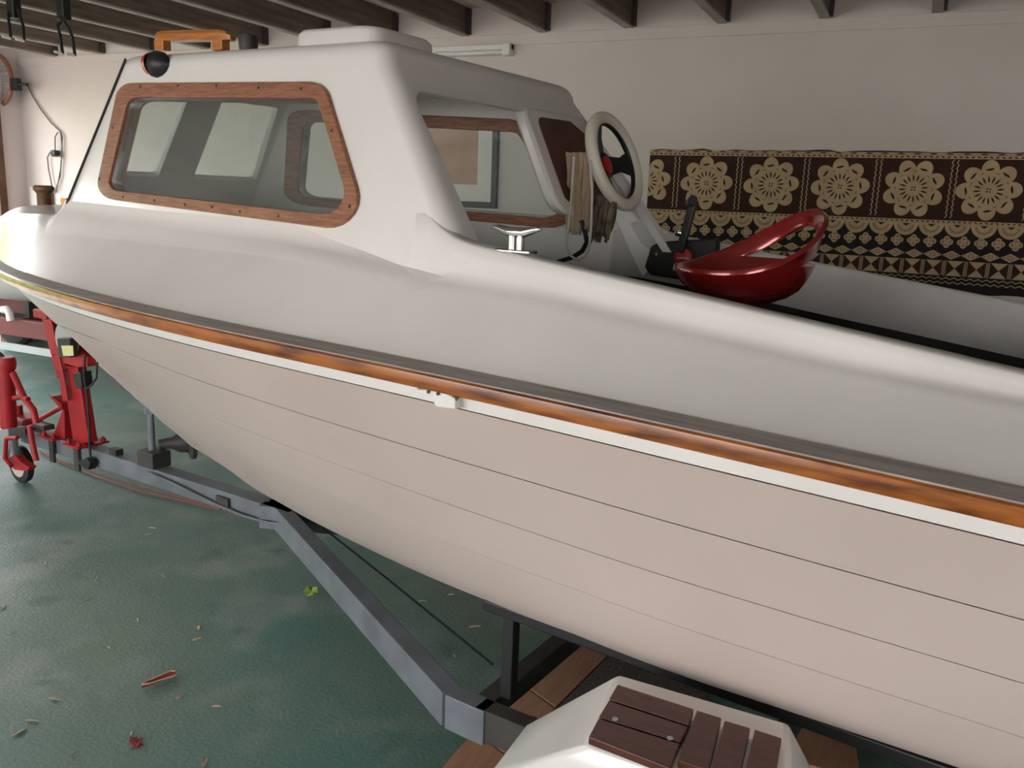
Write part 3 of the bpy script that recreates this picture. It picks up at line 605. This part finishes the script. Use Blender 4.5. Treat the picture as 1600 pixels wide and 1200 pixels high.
MB().tube([L(bv(x, y, .08)) for x, y in [(152, 566), (151, 590), (143, 602), (136, 607)]], .005, 8).build('winch_cable', 'rubber', post, smooth=60)
plate([(127, 720), (140, 714), (147, 722), (144, 733), (138, 731), (127, 722)], .02, 'trailer_plug', 'black', post, v=.07)
plate([(122, 582), (134, 580), (137, 604), (128, 606)], .03, 'switch_box', 'black', post, v=.03)
# coupling + jockey wheel
jw = MB().tube([L(bv(9, 570, .12)), L(bv(14, 668, .12))], .04, 18).build('jockey_tube', 'red', tr, smooth=60)
p = bv(9, 568, .12); MB().lathe([(.045, -.03), (.05, 0), (.045, .035)], L(p), (0, 0, 1), 16).build('top_cap', 'red', jw, smooth=40)
MB().tube([L(bv(12, 566, .12)), L(bv(-6, 548, .12))], .012, 8).build('crank_handle', 'black', jw)
MB().tube([L(bv(15, 672, .12)), L(bv(20, 712, .12))], .032, 14).build('inner_tube', 'galv', jw, smooth=60)
MB().tube([L(bv(x, y, .12)) for x, y in [(20, 583), (38, 622), (52, 640), (57, 662)]], .017, 10).build('brace', 'red', jw, smooth=60)
MB().tube([L(bv(x, y, .12)) for x, y in [(22, 622), (34, 620), (44, 624)]], .014, 10).build('brace', 'red', jw, smooth=60)
plate([(4, 668), (26, 668), (27, 686), (6, 686)], .045, 'clamp', 'galv', jw, v=.11)
MB().tube([L(bv(x, y, .165)) for x, y in [(27, 684), (10, 684), (8, 716), (18, 728)]], .011, 8).build('fork', 'red', jw, smooth=50)
plate([(14, 712), (30, 711), (40, 722), (52, 729), (48, 735), (30, 733), (18, 726)], .02, 'fork_plate', 'red', jw, v=.12)
MB().tube([L(bv(x, y, .165)) for x, y in [(46, 665), (50, 690), (57, 720)]], .015, 10).build('fork', 'red', jw, smooth=50)
wc = bz(47, 748, 0); R_ = .1; wc = Vector((wc.x+.02, wc.y+.05, R_+.001))
MB().lathe([(R_*.82, -.022), (R_, -.016), (R_, .016), (R_*.82, .022)], L(wc), (0, 1, 0), 28).build('tyre', 'rubber', jw, smooth=40)
MB().lathe([(.02, -.026), (R_*.8, -.021), (R_*.8, .021), (.02, .026)], L(wc), (0, 1, 0), 28).build('wheel_hub', 'tyre', jw, smooth=40)
cp = bv(34, 664, 0)
MB().box((cp.x-.16, -.055, DZ-.03), (cp.x+.13, .055, DZ+.05)).build('coupling', 'red', tr, bevel=.015)
MB().tube([(cp.x-.02, 0, DZ+.04), (cp.x-.02, 0, DZ+.10)], .022, 12).build('coupling_pin', 'red', tr)
plate([(36, 668), (60, 660), (76, 664), (78, 672), (73, 670), (60, 665), (40, 672)], .03, 'brake_lever', 'darksteel', tr, v=.04)
# spare wheel carrier on the drawbar
sp_ = bv(241, 722, 0)
bxp = MB().box((sp_.x-.06, -.05, DZ), (sp_.x+.06, .05, DZ+.075)).build('carrier_block', 'darksteel', tr, bevel=.004)
MB().tube([(sp_.x-.01, 0, DZ+.075), (sp_.x-.01, 0, DZ+.26)], .016, 12).build('carrier_bolt', 'steel', bxp, smooth=60)
MB().lathe([(.028, 0), (.028, .025), (.02, .03)], (sp_.x-.01, 0, DZ+.25), (0, 0, 1), 6).build('bolt_head', 'steel', bxp)
h0 = bv(258, 693, -.05); h1 = bv(285, 690, -.12); hx = (h1-h0).normalized()
MB().lathe([(.022, -.03), (.03, .03), (.05, .06), (.055, .10), (.09, .11), (.09, .13), (.05, .14)], L(h0), L(hx), 20).build('spare_hub', 'darksteel', bxp, smooth=40)
p = bv(178, 703, .02); MB().box((p.x-.03, -.03, DZ), (p.x+.03, .01, DZ+.03)).build('cleat_lug', 'darksteel', tr)
p = bv(345, 765, .05); MB().box((p.x-.03, -.055, DZ-.06), (p.x+.05, -.04, DZ-.02)).build('cable_clip', 'darksteel', tr)
MB().tube([L(bv(x, y, .06)) for x, y in [(230, 738), (270, 755), (330, 785), (380, 806), (420, 817), (450, 820)]], .006, 8).build('brake_rod', 'steel', tr, smooth=60)
MB().tube([L(bz(x, y, .26)) for x, y in [(505, 825), (600, 900), (770, 1038)]], .004, 6).build('brake_cable', 'rubber', tr)
# ================================================================== things on the floor
o = MB().tube([on_z(x, y, .012) for x, y in [(62, 705), (95, 722), (150, 744), (220, 768), (290, 783), (345, 796)]], .006, 6).tube([on_z(x, y, .02) for x, y in [(62, 705), (100, 722), (160, 742), (240, 766), (330, 790), (430, 812)]], .004, 6).build('brown_wire', 'copper', None, smooth=60); tag(o, 'thin brown wire lying along the floor beside the drawbar', 'wire')
def board(px, name, mname, label, cat, z=.012, group=None):
    p = [on_z(x, y, z) for x, y in px]; o = MB().prism([(q.x, q.y, 0.001) for q in p], (0, 0, z)).build(name, mname, None, bevel=.001); return tag(o, label, cat, group)
board([(872, 996), (951, 1022), (868, 1105), (816, 1068)], 'floor_board', 'laminate', 'wood laminate board on the floor beneath the black bunk', 'board')
board([(815, 1070), (866, 1107), (800, 1185), (741, 1142)], 'floor_board', 'laminate', 'wood laminate board on the floor under the trailer guard arm', 'board')
board([(739, 1144), (798, 1187), (745, 1260), (672, 1222)], 'floor_board', 'laminate', 'wood laminate board on the floor at the bottom edge below the rail bend', 'board')
board([(1230, 1110), (1335, 1150), (1345, 1215), (1200, 1180)], 'floor_board', 'laminate', 'brown board on the floor right of the white mudguard', 'board')
board([(953, 1021), (1105, 1078), (1100, 1110), (985, 1110), (870, 1107)], 'carpet_offcut', 'carpet', 'dark speckled carpet offcut on the floor behind the mudguard', 'carpet', .01)
lf = [on_z(x, y, 0) for x, y in [(474, 930), (480, 924), (488, 923), (496, 926), (497, 934), (490, 937), (480, 937)]]; cx = sum(lf, Vector())/7
lb_ = MB(); lb_.add([(p.x, p.y, .014+.01*(i % 2)) for i, p in enumerate(lf)]+[(cx.x, cx.y, .012)], [(i, (i+1) % 7, 7) for i in range(7)])
o = lb_.build('green_leaf', 'leafgreen'); sm = o.modifiers.new('s', 'SOLIDIFY'); sm.thickness = .002; tag(o, 'bright green fallen leaf on the floor beside the side rail', 'leaf')
pd = empty('seed_pod', on_z(250, 1067, 0), 'split red brown seed pod lying on the green floor', 'seed pod')
pa, pb2 = on_z(222, 1077, 0)-pd.location, on_z(276, 1057, 0)-pd.location; dd = (pb2-pa); nn = Vector((-dd.y, dd.x, 0)).normalized()
MB().grid([[pa+dd*t+nn*w_*k+Vector((0, 0, .004+.012*abs(k))) for k in (-1, -.5, 0, .5, 1)] for t, w_ in [(0, .001), (.2, .010), (.5, .013), (.7, .016), (.9, .018), (1, .008)]]).build('pod_shell', 'pod', pd, smooth=60)
for k in (-1, 1): MB().tube([pa+dd*t+nn*w_*k+Vector((0, 0, .017)) for t, w_ in [(0, .001), (.2, .010), (.5, .013), (.7, .016), (.9, .018), (1, .008)]], .0025, 6).build('pod_rim', 'podedge', pd)
pt = MB()
c_ = on_z(216, 1163, 0)
for i in range(9):
    a = random.uniform(0, 2*PI); q = c_+Vector((random.uniform(-.03, .03), random.uniform(-.012, .012), .004)); e = Vector((math.cos(a), math.sin(a), .3))*.018; s_ = Vector((-math.sin(a), math.cos(a), 0))*.006
    pt.add([q-e, q+s_, q+e, q-s_], [(0, 1, 2, 3)])
o = pt.build('withered_flower', 'petal'); sm = o.modifiers.new('s', 'SOLIDIFY'); sm.thickness = .002; tag(o, 'small withered dark red flower on the floor', 'flower')
fm = MB().add([(-.02, 0, .003), (-.008, .006, .007), (.012, .005, .006), (.02, 0, .003), (.01, -.005, .005), (-.008, -.006, .004)], [(0, 1, 2, 3, 4, 5)]).build('leaf_fragment', 'dryleaf'); smm = fm.modifiers.new('s', 'SOLIDIFY'); smm.thickness = .0015
frag = [(71, 882), (20, 988), (139, 936), (145, 973), (50, 1127), (135, 1060), (136, 1038), (282, 1090), (255, 900), (310, 982), (205, 1148), (320, 1192), (113, 1178), (30, 1145), (238, 826), (380, 788), (447, 842), (475, 875), (705, 930), (742, 980), (795, 998), (710, 1025), (85, 1093), (170, 1013), (308, 1000), (190, 1030), (5, 950), (22, 932), (150, 905), (338, 1105), (215, 970), (232, 836), (660, 940)]
for i, (x, y) in enumerate(frag):
    o = fm if i == 0 else fm.copy()
    if i: C.objects.link(o)
    o.location = on_z(x, y, 0); o.rotation_euler = (0, 0, random.uniform(0, 6.28)); s_ = random.uniform(.5, 1.3); o.scale = (s_, s_*random.uniform(.4, 1), 1)
    tag(o, 'tiny pale dry leaf fragment scattered on the green floor', 'leaf', 'dry leaf fragments on the floor')
# ================================================================== back wall things
def W(x, y, off=0): p = on_y(x, y, WALL_Y-off); return p
# fluorescent batten
lr = W(803, 78); fb = empty('batten_light', (lr.x, WALL_Y, lr.z), 'long white fluorescent batten light on the wall under the ceiling', 'light')
MB().box((-1.55, -.05, -.005), (0, 0, .035)).build('housing', 'white', fb, bevel=.004)
MB().tube([(-1.5, -.055, -.02), (-.06, -.055, -.02)], .017, 12).build('tube', 'white', fb, smooth=60)
for xx in (-1.55, -.06): MB().box((xx, -.075, -.045), (xx+.06, 0, .035)).build('end_cap', 'white', fb, bevel=.005)
# framed picture
a, b = W(785, 115), W(775, 326); pw = .80
pic = empty('framed_picture', (b.x-pw/2+.01, WALL_Y, b.z), 'black framed picture with white mat on the wall behind the cabin', 'picture')
ph_ = a.z-b.z; fwid = .045
for lo_, hi2 in [((-pw/2, -.03, 0), (pw/2, 0, fwid)), ((-pw/2, -.03, ph_-fwid), (pw/2, 0, ph_)), ((-pw/2, -.03, fwid), (-pw/2+fwid, 0, ph_-fwid)), ((pw/2-fwid, -.03, fwid), (pw/2, 0, ph_-fwid))]: MB().box(lo_, hi2).build('frame_side', 'black', pic, bevel=.003)
MB().box((-pw/2+fwid, -.012, fwid), (pw/2-fwid, -.002, ph_-fwid)).build('mat_board', 'paper', pic)
MB().box((-pw/2+.16, -.014, .17), (pw/2-.17, -.012, ph_-.17)).build('print', 'print', pic)
p = W(897, 172); o = MB().box((p.x-.045, WALL_Y-.012, p.z-.012), (p.x+.045, WALL_Y, p.z+.012)).build('wall_plate', 'galv', None, bevel=.003); tag(o, 'small grey metal plate on the wall above the helm', 'plate')
# tapa cloth
x0 = W(1012, 300).x; x1 = 2.6; ztop, zbot = 1.965, 1.135
tp_ = empty('tapa_cloth', (x0, WALL_Y-.004, zbot), 'brown and cream patterned bark cloth hanging along the back wall', 'wall hanging')
Wd = x1-x0; H = ztop-zbot
def edge(i, n, amp): return [random.uniform(-amp, amp) for _ in range(n)]
N = 60; tops = edge(0, N+1, .006); bots = edge(0, N+1, .005)
mid = 1.56-zbot
MB().grid([[(Wd*i/N+(random.uniform(-.012, .012) if i == 0 else 0), 0, mid), (Wd*i/N, 0, H+tops[i])] for i in range(N+1)]).build('upper_cloth', 'tapabrown', tp_)
MB().grid([[(Wd*i/N+(random.uniform(-.012, .012) if i == 0 else 0), 0, bots[i]), (Wd*i/N, 0, mid)] for i in range(N+1)]).build('lower_cloth', 'tapablack', tp_)
cream, dark = MB(), MB()
yc, yd = -.0015, -.003
def poly(mb, pts, y): mb.add([(p[0], y, p[1]) for p in pts], [tuple(range(len(pts)))])
def leafshape(mb, c, ang, ln, wd, y, n=6):
    e = Vector((math.cos(ang), math.sin(ang))); s_ = Vector((-e.y, e.x)); c = Vector(c)
    pts = [c+e*ln*(k/n-.5)+s_*wd*math.sin(PI*k/n) for k in range(n+1)]+[c+e*ln*(.5-k/n)-s_*wd*math.sin(PI*k/n) for k in range(1, n)]
    poly(mb, [(p.x, p.y) for p in pts], y)
def chain(z, h, xa=0, xb=None):
    xb = xb or Wd; poly(cream, [(xa, z-h/2), (xb, z-h/2), (xb, z+h/2), (xa, z+h/2)], yc)
    n = int((xb-xa)/(h*1.6))
    for i in range(n): leafshape(dark, (xa+(i+.5)*h*1.6, z), .35 if i % 2 else -.35, h*1.3, h*.22, yd, 4)
chain(H-.030, .020); chain(mid-.004, .018)
poly(cream, [(0, H-.018), (Wd, H-.018), (Wd, H-.006), (0, H-.006)], yc)
for i in range(int(Wd/.09)):
    leafshape(dark, (.045+i*.09, H-.012), 0, .05, .004, yd, 4)
fxs = [W(x, 295).x-x0 for x in (1103, 1204, 1312, 1427, 1545)]; sp3 = (fxs[-1]-fxs[0])/4
fcs = [fxs[0]-sp3]+fxs+[fxs[-1]+sp3*k for k in range(1, 6)]
zc = (mid+.01+H-.04)/2; FR = .17
for fi, fx in enumerate(fcs):
    if fx > Wd-.1: continue
    rot = random.uniform(0, .5)
    poly(cream, [(max(fx+FR*.60*math.cos(2*PI*k/24), .0), zc+FR*.60*math.sin(2*PI*k/24)) for k in range(24)], yc)
    for k in range(8):
        a = rot+k*PI/4; c = Vector((fx+FR*.70*math.cos(a), zc+FR*.70*math.sin(a)))
        if c.x < .02: continue
        e = Vector((math.cos(a), math.sin(a))); s_ = Vector((-e.y, e.x)); pts = []
        for q in np.linspace(-PI*.62, PI*.62, 15): pts.append(c+e*FR*.33*math.cos(q)+s_*FR*.28*math.sin(q))
        poly(cream, [(max(p.x, 0), p.y) for p in pts], yc-.0004)
        leafshape(dark, c+s_*.007, a+PI/2-.5*0+.35*0+PI/2*0+0.0, FR*.24, FR*.035, yd); leafshape(dark, c-s_*.007+e*.004, a+PI/2, FR*.20, FR*.03, yd)
    for k in range(16):
        a = k*PI/8+.1; c = Vector((fx+FR*.37*math.cos(a), zc+FR*.37*math.sin(a)))
        if c.x > .01: leafshape(dark, c, a, FR*.27, FR*.03, yd, 4)
    for k in range(4):
        c = Vector((fx+.011*math.cos(k*PI/2+.7), zc+.011*math.sin(k*PI/2+.7)))
        if c.x > .01: leafshape(dark, c, k, .012, .005, yd, 4)
    sx = fx+sp3*.5
    for dx in (-.014, .014):
        nz = 22; zz = np.linspace(mid+.02, H-.045, nz)
        for k in range(nz-1):
            q = .004*(1 if k % 2 else -1); poly(cream, [(sx+dx+q, zz[k]), (sx+dx+q+.006, zz[k]), (sx+dx-q+.006, zz[k+1]), (sx+dx-q, zz[k+1])], yc)
# scallops
ss = .142; zs = mid-.014
for i in range(int(Wd/ss)+1):
    cx = .02+i*ss+ss/2
    if cx+ss/2 > Wd: break
    pts = [(cx+ss*.5*math.cos(a), zs+.078*math.sin(a)) for a in np.linspace(-PI, 0, 17)]; poly(cream, pts, yc)
    poly(dark, [(cx-.022, zs-.006), (cx+.022, zs-.006), (cx, zs-.022)], yd)
    for a in np.linspace(-PI*.93, -PI*.07, 12): leafshape(dark, (cx+ss*.30*math.cos(a), zs-.008+.044*math.sin(a)), math.atan2(.06*math.sin(a), ss*.4*math.cos(a)), .020, .0022, yd, 4)
# small four-petal flowers
fs = .092; z4 = mid-.122
for i in range(int(Wd/fs)):
    cx = .05+i*fs
    if cx+.04 > Wd: break
    for k in range(4):
        a = k*PI/2; c = Vector((cx+.019*math.cos(a), z4+.019*math.sin(a)))
        poly(cream, [(c.x+.0175*math.cos(t), c.y+.0175*math.sin(t)) for t in np.linspace(0, 2*PI, 13)[:-1]], yc-.0002*k)
        for d_ in (-.5, 0, .5): leafshape(dark, (cx+.021*math.cos(a+d_*.6), z4+.021*math.sin(a+d_*.6)), a+d_*.5, .017, .0018, yd, 4)
    leafshape(dark, (cx, z4), .7, .008, .003, yd, 4)
# diamonds
ds = .104; z5 = mid-.200
for i in range(int(Wd/ds)):
    cx = .055+i*ds
    if cx+ds/2 > Wd: break
    poly(cream, [(cx-ds/2, z5), (cx, z5-.027), (cx+ds/2, z5), (cx, z5+.027)], yc)
    for k in range(8): leafshape(dark, (cx+.013*math.cos(k*PI/4), z5+.011*math.sin(k*PI/4)), k*PI/4, .013, .002, yd, 4)
    for k in (-1, 1): leafshape(dark, (cx+k*.032, z5), 0, .02, .002, yd, 4)
# triangles on brown
zt_, zb_ = mid-.234, mid-.325
poly(dark, [(0, zb_), (Wd, zb_), (Wd, zt_), (0, zt_)], -.0008); brownband = dark
ts = .118
for i in range(int(Wd/ts)):
    xa = .02+i*ts; xb = xa+ts-.028
    if xb+.03 > Wd: break
    c = ((xa+xb)/2, (zt_+zb_)/2)
    poly(cream, [(xa, zt_), (xb, zt_), c], yc); poly(cream, [(xa, zb_), (xb, zb_), c], yc)
    for k in range(3): poly(cream, [(xb+.004+k*.008, zb_), (xb+.008+k*.008, zb_), (xb+.008+k*.008, zt_), (xb+.004+k*.008, zt_)], yc)
for zz in (zb_-.02, zb_-.045):
    n = int(Wd/.022)
    for k in range(n-1):
        q = .006*(1 if k % 2 else -1); poly(cream, [(k*.022, zz+q), ((k+1)*.022, zz-q), ((k+1)*.022, zz-q+.006), (k*.022, zz+q+.006)], yc)
o = cream.build('printed_motifs', 'tapacream', tp_); o['kind'] = 'stuff'
o = dark.build('printed_lines', 'tapabrown', tp_); o['kind'] = 'stuff'
# socket, cables, round slatted lamp on the left
p = W(89, 240); sk = MB().box((p.x-.06, WALL_Y-.03, p.z-.03), (p.x+.05, WALL_Y, p.z+.03)).build('power_socket', 'cloth', None, bevel=.006); tag(sk, 'small tan power socket on the wall by the corner', 'socket')
MB().lathe([(.03, 0), (.03, .05), (.02, .055)], (p.x+.045, WALL_Y-.03, p.z), (0, -1, 0), 14).build('plug', 'black', sk, smooth=40)
o = MB().tube([W(x, y, .02) for x, y in [(43, 133), (52, 152), (64, 171), (80, 192), (95, 206), (97, 215), (96, 245), (94, 275), (86, 300)]], .0065, 8).build('power_cable', 'greycord', None, smooth=60); tag(o, 'grey cable running diagonally down the wall to a hanging bundle', 'cable')
o = MB().tube([W(x, y, .03) for x, y in [(85, 237), (78, 238), (74, 246), (76, 265), (80, 285), (83, 300)]], .0065, 8).build('power_cable', 'greycord', None, smooth=60); tag(o, 'grey cable hanging in a loop from the tan socket', 'cable')
o = MB().tube([W(x, y, .035) for x, y in [(86, 236), (86, 214), (90, 207), (95, 208), (97, 230), (95, 262), (90, 290), (87, 302)]], .0055, 8).build('power_cable', 'greycord', None, smooth=60); tag(o, 'grey cable doubled up beside the wall plug', 'cable')
pcx = on_y(-8, 125, 5.72); disc = empty('slatted_disc', (pcx.x, 5.72, pcx.z), 'round wooden rimmed slatted disc hanging in the far left corner', 'wall decoration')
Rr = on_y(18, 125, 5.72).x-pcx.x
MB().torus((0, 0, 0), (0, 1, 0), Rr, .022, 40, 8).build('rim', 'frame', disc, smooth=60)
for i in range(-4, 5):
    z = i*Rr*.215; hw = math.sqrt(max(Rr*Rr-z*z, .001))-.01
    if hw > .03: MB().box((-hw, -.012, z-Rr*.095), (hw, .0, z+Rr*.095)).build('slat', 'railtop' if i % 2 else 'galv', disc)
q = on_y(25, 131, 5.72); MB().box((q.x-pcx.x-.06, -.02, -.06+q.z-pcx.z), (q.x-pcx.x+.04, .03, .05+q.z-pcx.z)).tube([(q.x-pcx.x+.03, 0, q.z-pcx.z), (q.x-pcx.x+.16, .0, q.z-pcx.z-.01)], .014, 8).build('bracket', 'black', disc)
# boards leaning in the corner
def lean(pxs, name, mname, label, cat, off):
    p = [W(x, y, off) for x, y in pxs]; zlo = 0.0
    o = MB().box((p[0].x, WALL_Y-off-.02, .0), (p[1].x, WALL_Y-off, p[0].z)).build(name, mname, None, bevel=.003); tag(o, label, cat)
lean([(49, 292), (63, 292)], 'white_board', 'white', 'white board standing against the wall by the corner', 'board', .02)
lean([(63, 294), (81, 294)], 'tan_board', 'laminate', 'tan board standing against the wall behind the bow post', 'board', .02)
lean([(97, 309), (106, 309)], 'orange_board', 'handle', 'orange wooden board standing against the wall near the windscreen', 'board', .02)
# ================================================================== second boat behind the bow
d2 = empty('dinghy', (-7.0, 5.0, 0), 'pale grey hull of another boat behind the white bow', 'boat')
rows = []
for x in np.linspace(-1.6, 1.5, 20):
    wv = .42*math.sqrt(max(1-((x+.4)/2.1)**2, .02)); zb2 = .57+.10*((x+.2)/1.6)**2-.0*x
    rows.append([(x, wv*math.sin(a), zb2+.40*(1-math.cos(a))*1.0) for a in np.linspace(-PI/2, PI/2, 15)])
o = MB().grid(rows).build('hull', 'greyhull', d2, smooth=80)
MB().tube([(r[0][0], r[0][1], r[0][2]) for r in rows], .02, 8).build('gunwale', 'greyhull', d2, smooth=60); MB().tube([(r[-1][0], r[-1][1], r[-1][2]) for r in rows], .02, 8).build('gunwale', 'greyhull', d2, smooth=60)
t2 = empty('small_trailer', (-7.0, 5.0, 0), 'dark red trailer frame beneath the pale grey hull', 'trailer')
for yy in (-.42, .42): MB().box((-1.6, yy-.03, .36), (1.5, yy+.03, .50)).build('frame_rail', 'darkred', t2, bevel=.004)
for xx in (-1.2, .2, 1.3): MB().box((xx-.03, -.42, .40), (xx+.03, .42, .46)).build('cross_bar', 'darkred', t2); MB().box((xx-.03, -.15, .46), (xx+.03, .15, .585)).build('cradle', 'black', t2)
MB().box((-1.6, -.47, .24), (1.5, -.45, .30)).build('side_strip', 'galv', t2)
for yy in (-.55, .55):
    MB().lathe([(.1, -.06), (.24, -.06), (.27, -.03), (.27, .03), (.24, .06), (.1, .06)], (-.95, yy, .27), (0, 1, 0), 28).build('wheel', 'rubber', t2, smooth=40)
MB().tube([(-.95, -.55, .27), (-.95, .55, .27)], .02, 10).build('axle', 'darksteel', t2)
gq = on_y(14, 485, 4.52)
MB().tube([(on_y(x, y, 4.52)-Vector((-7.0, 5.0, 0))) for x, y in [(4, 484), (10, 483), (15, 490), (17, 501)]], .03, 10).build('mudguard', 'white', t2, smooth=60)
# ================================================================== hooks hanging from the joists
def hook(px, label):
    top = on_z(px[0][0], px[0][1], CEIL_Z-.02); dist = (top-O).length
    hk = empty('hanging_hook', (top.x, top.y, CEIL_Z), label, 'hook', 'hooks under the joists')
    P = lambda x, y: O+ray(x, y)*((top-O).dot(_f)/ray(x, y).dot(_f))-hk.location
    MB().box((-.035, -.03, -.16), (.035, .03, 0)).build('mount', 'black', hk, bevel=.01)
    c_ = P(*px[1])
    MB().lathe([(.02, -.012), (.02, .012)], c_, -_f, 12).build('pivot', 'black', hk)
    for pr in px[2:]:
        pts = [P(*q) for q in pr]; arm_ = MB().tube([Vector((0, 0, -.12)), c_] + pts, .0095, 8).build('prong', 'black', hk, smooth=60)
        e = pts[-1]; tdir = (-CR*.6-_f*.6).normalized(); MB().tube([e, e+tdir*.05], .009, 8).build('tip', 'white', arm_)
hook([(20, -8), (21, 10), [(12, 20), (14, 35), (17, 60)], [(30, 20), (36, 40), (38, 64)]], 'black two pronged hook under the joists at the far left edge')
hook([(98, -5), (99, 31), [(90, 40), (94, 55), (98, 84)], [(108, 45), (114, 60), (117, 87)]], 'black two pronged hook under the joists right of the other hook')
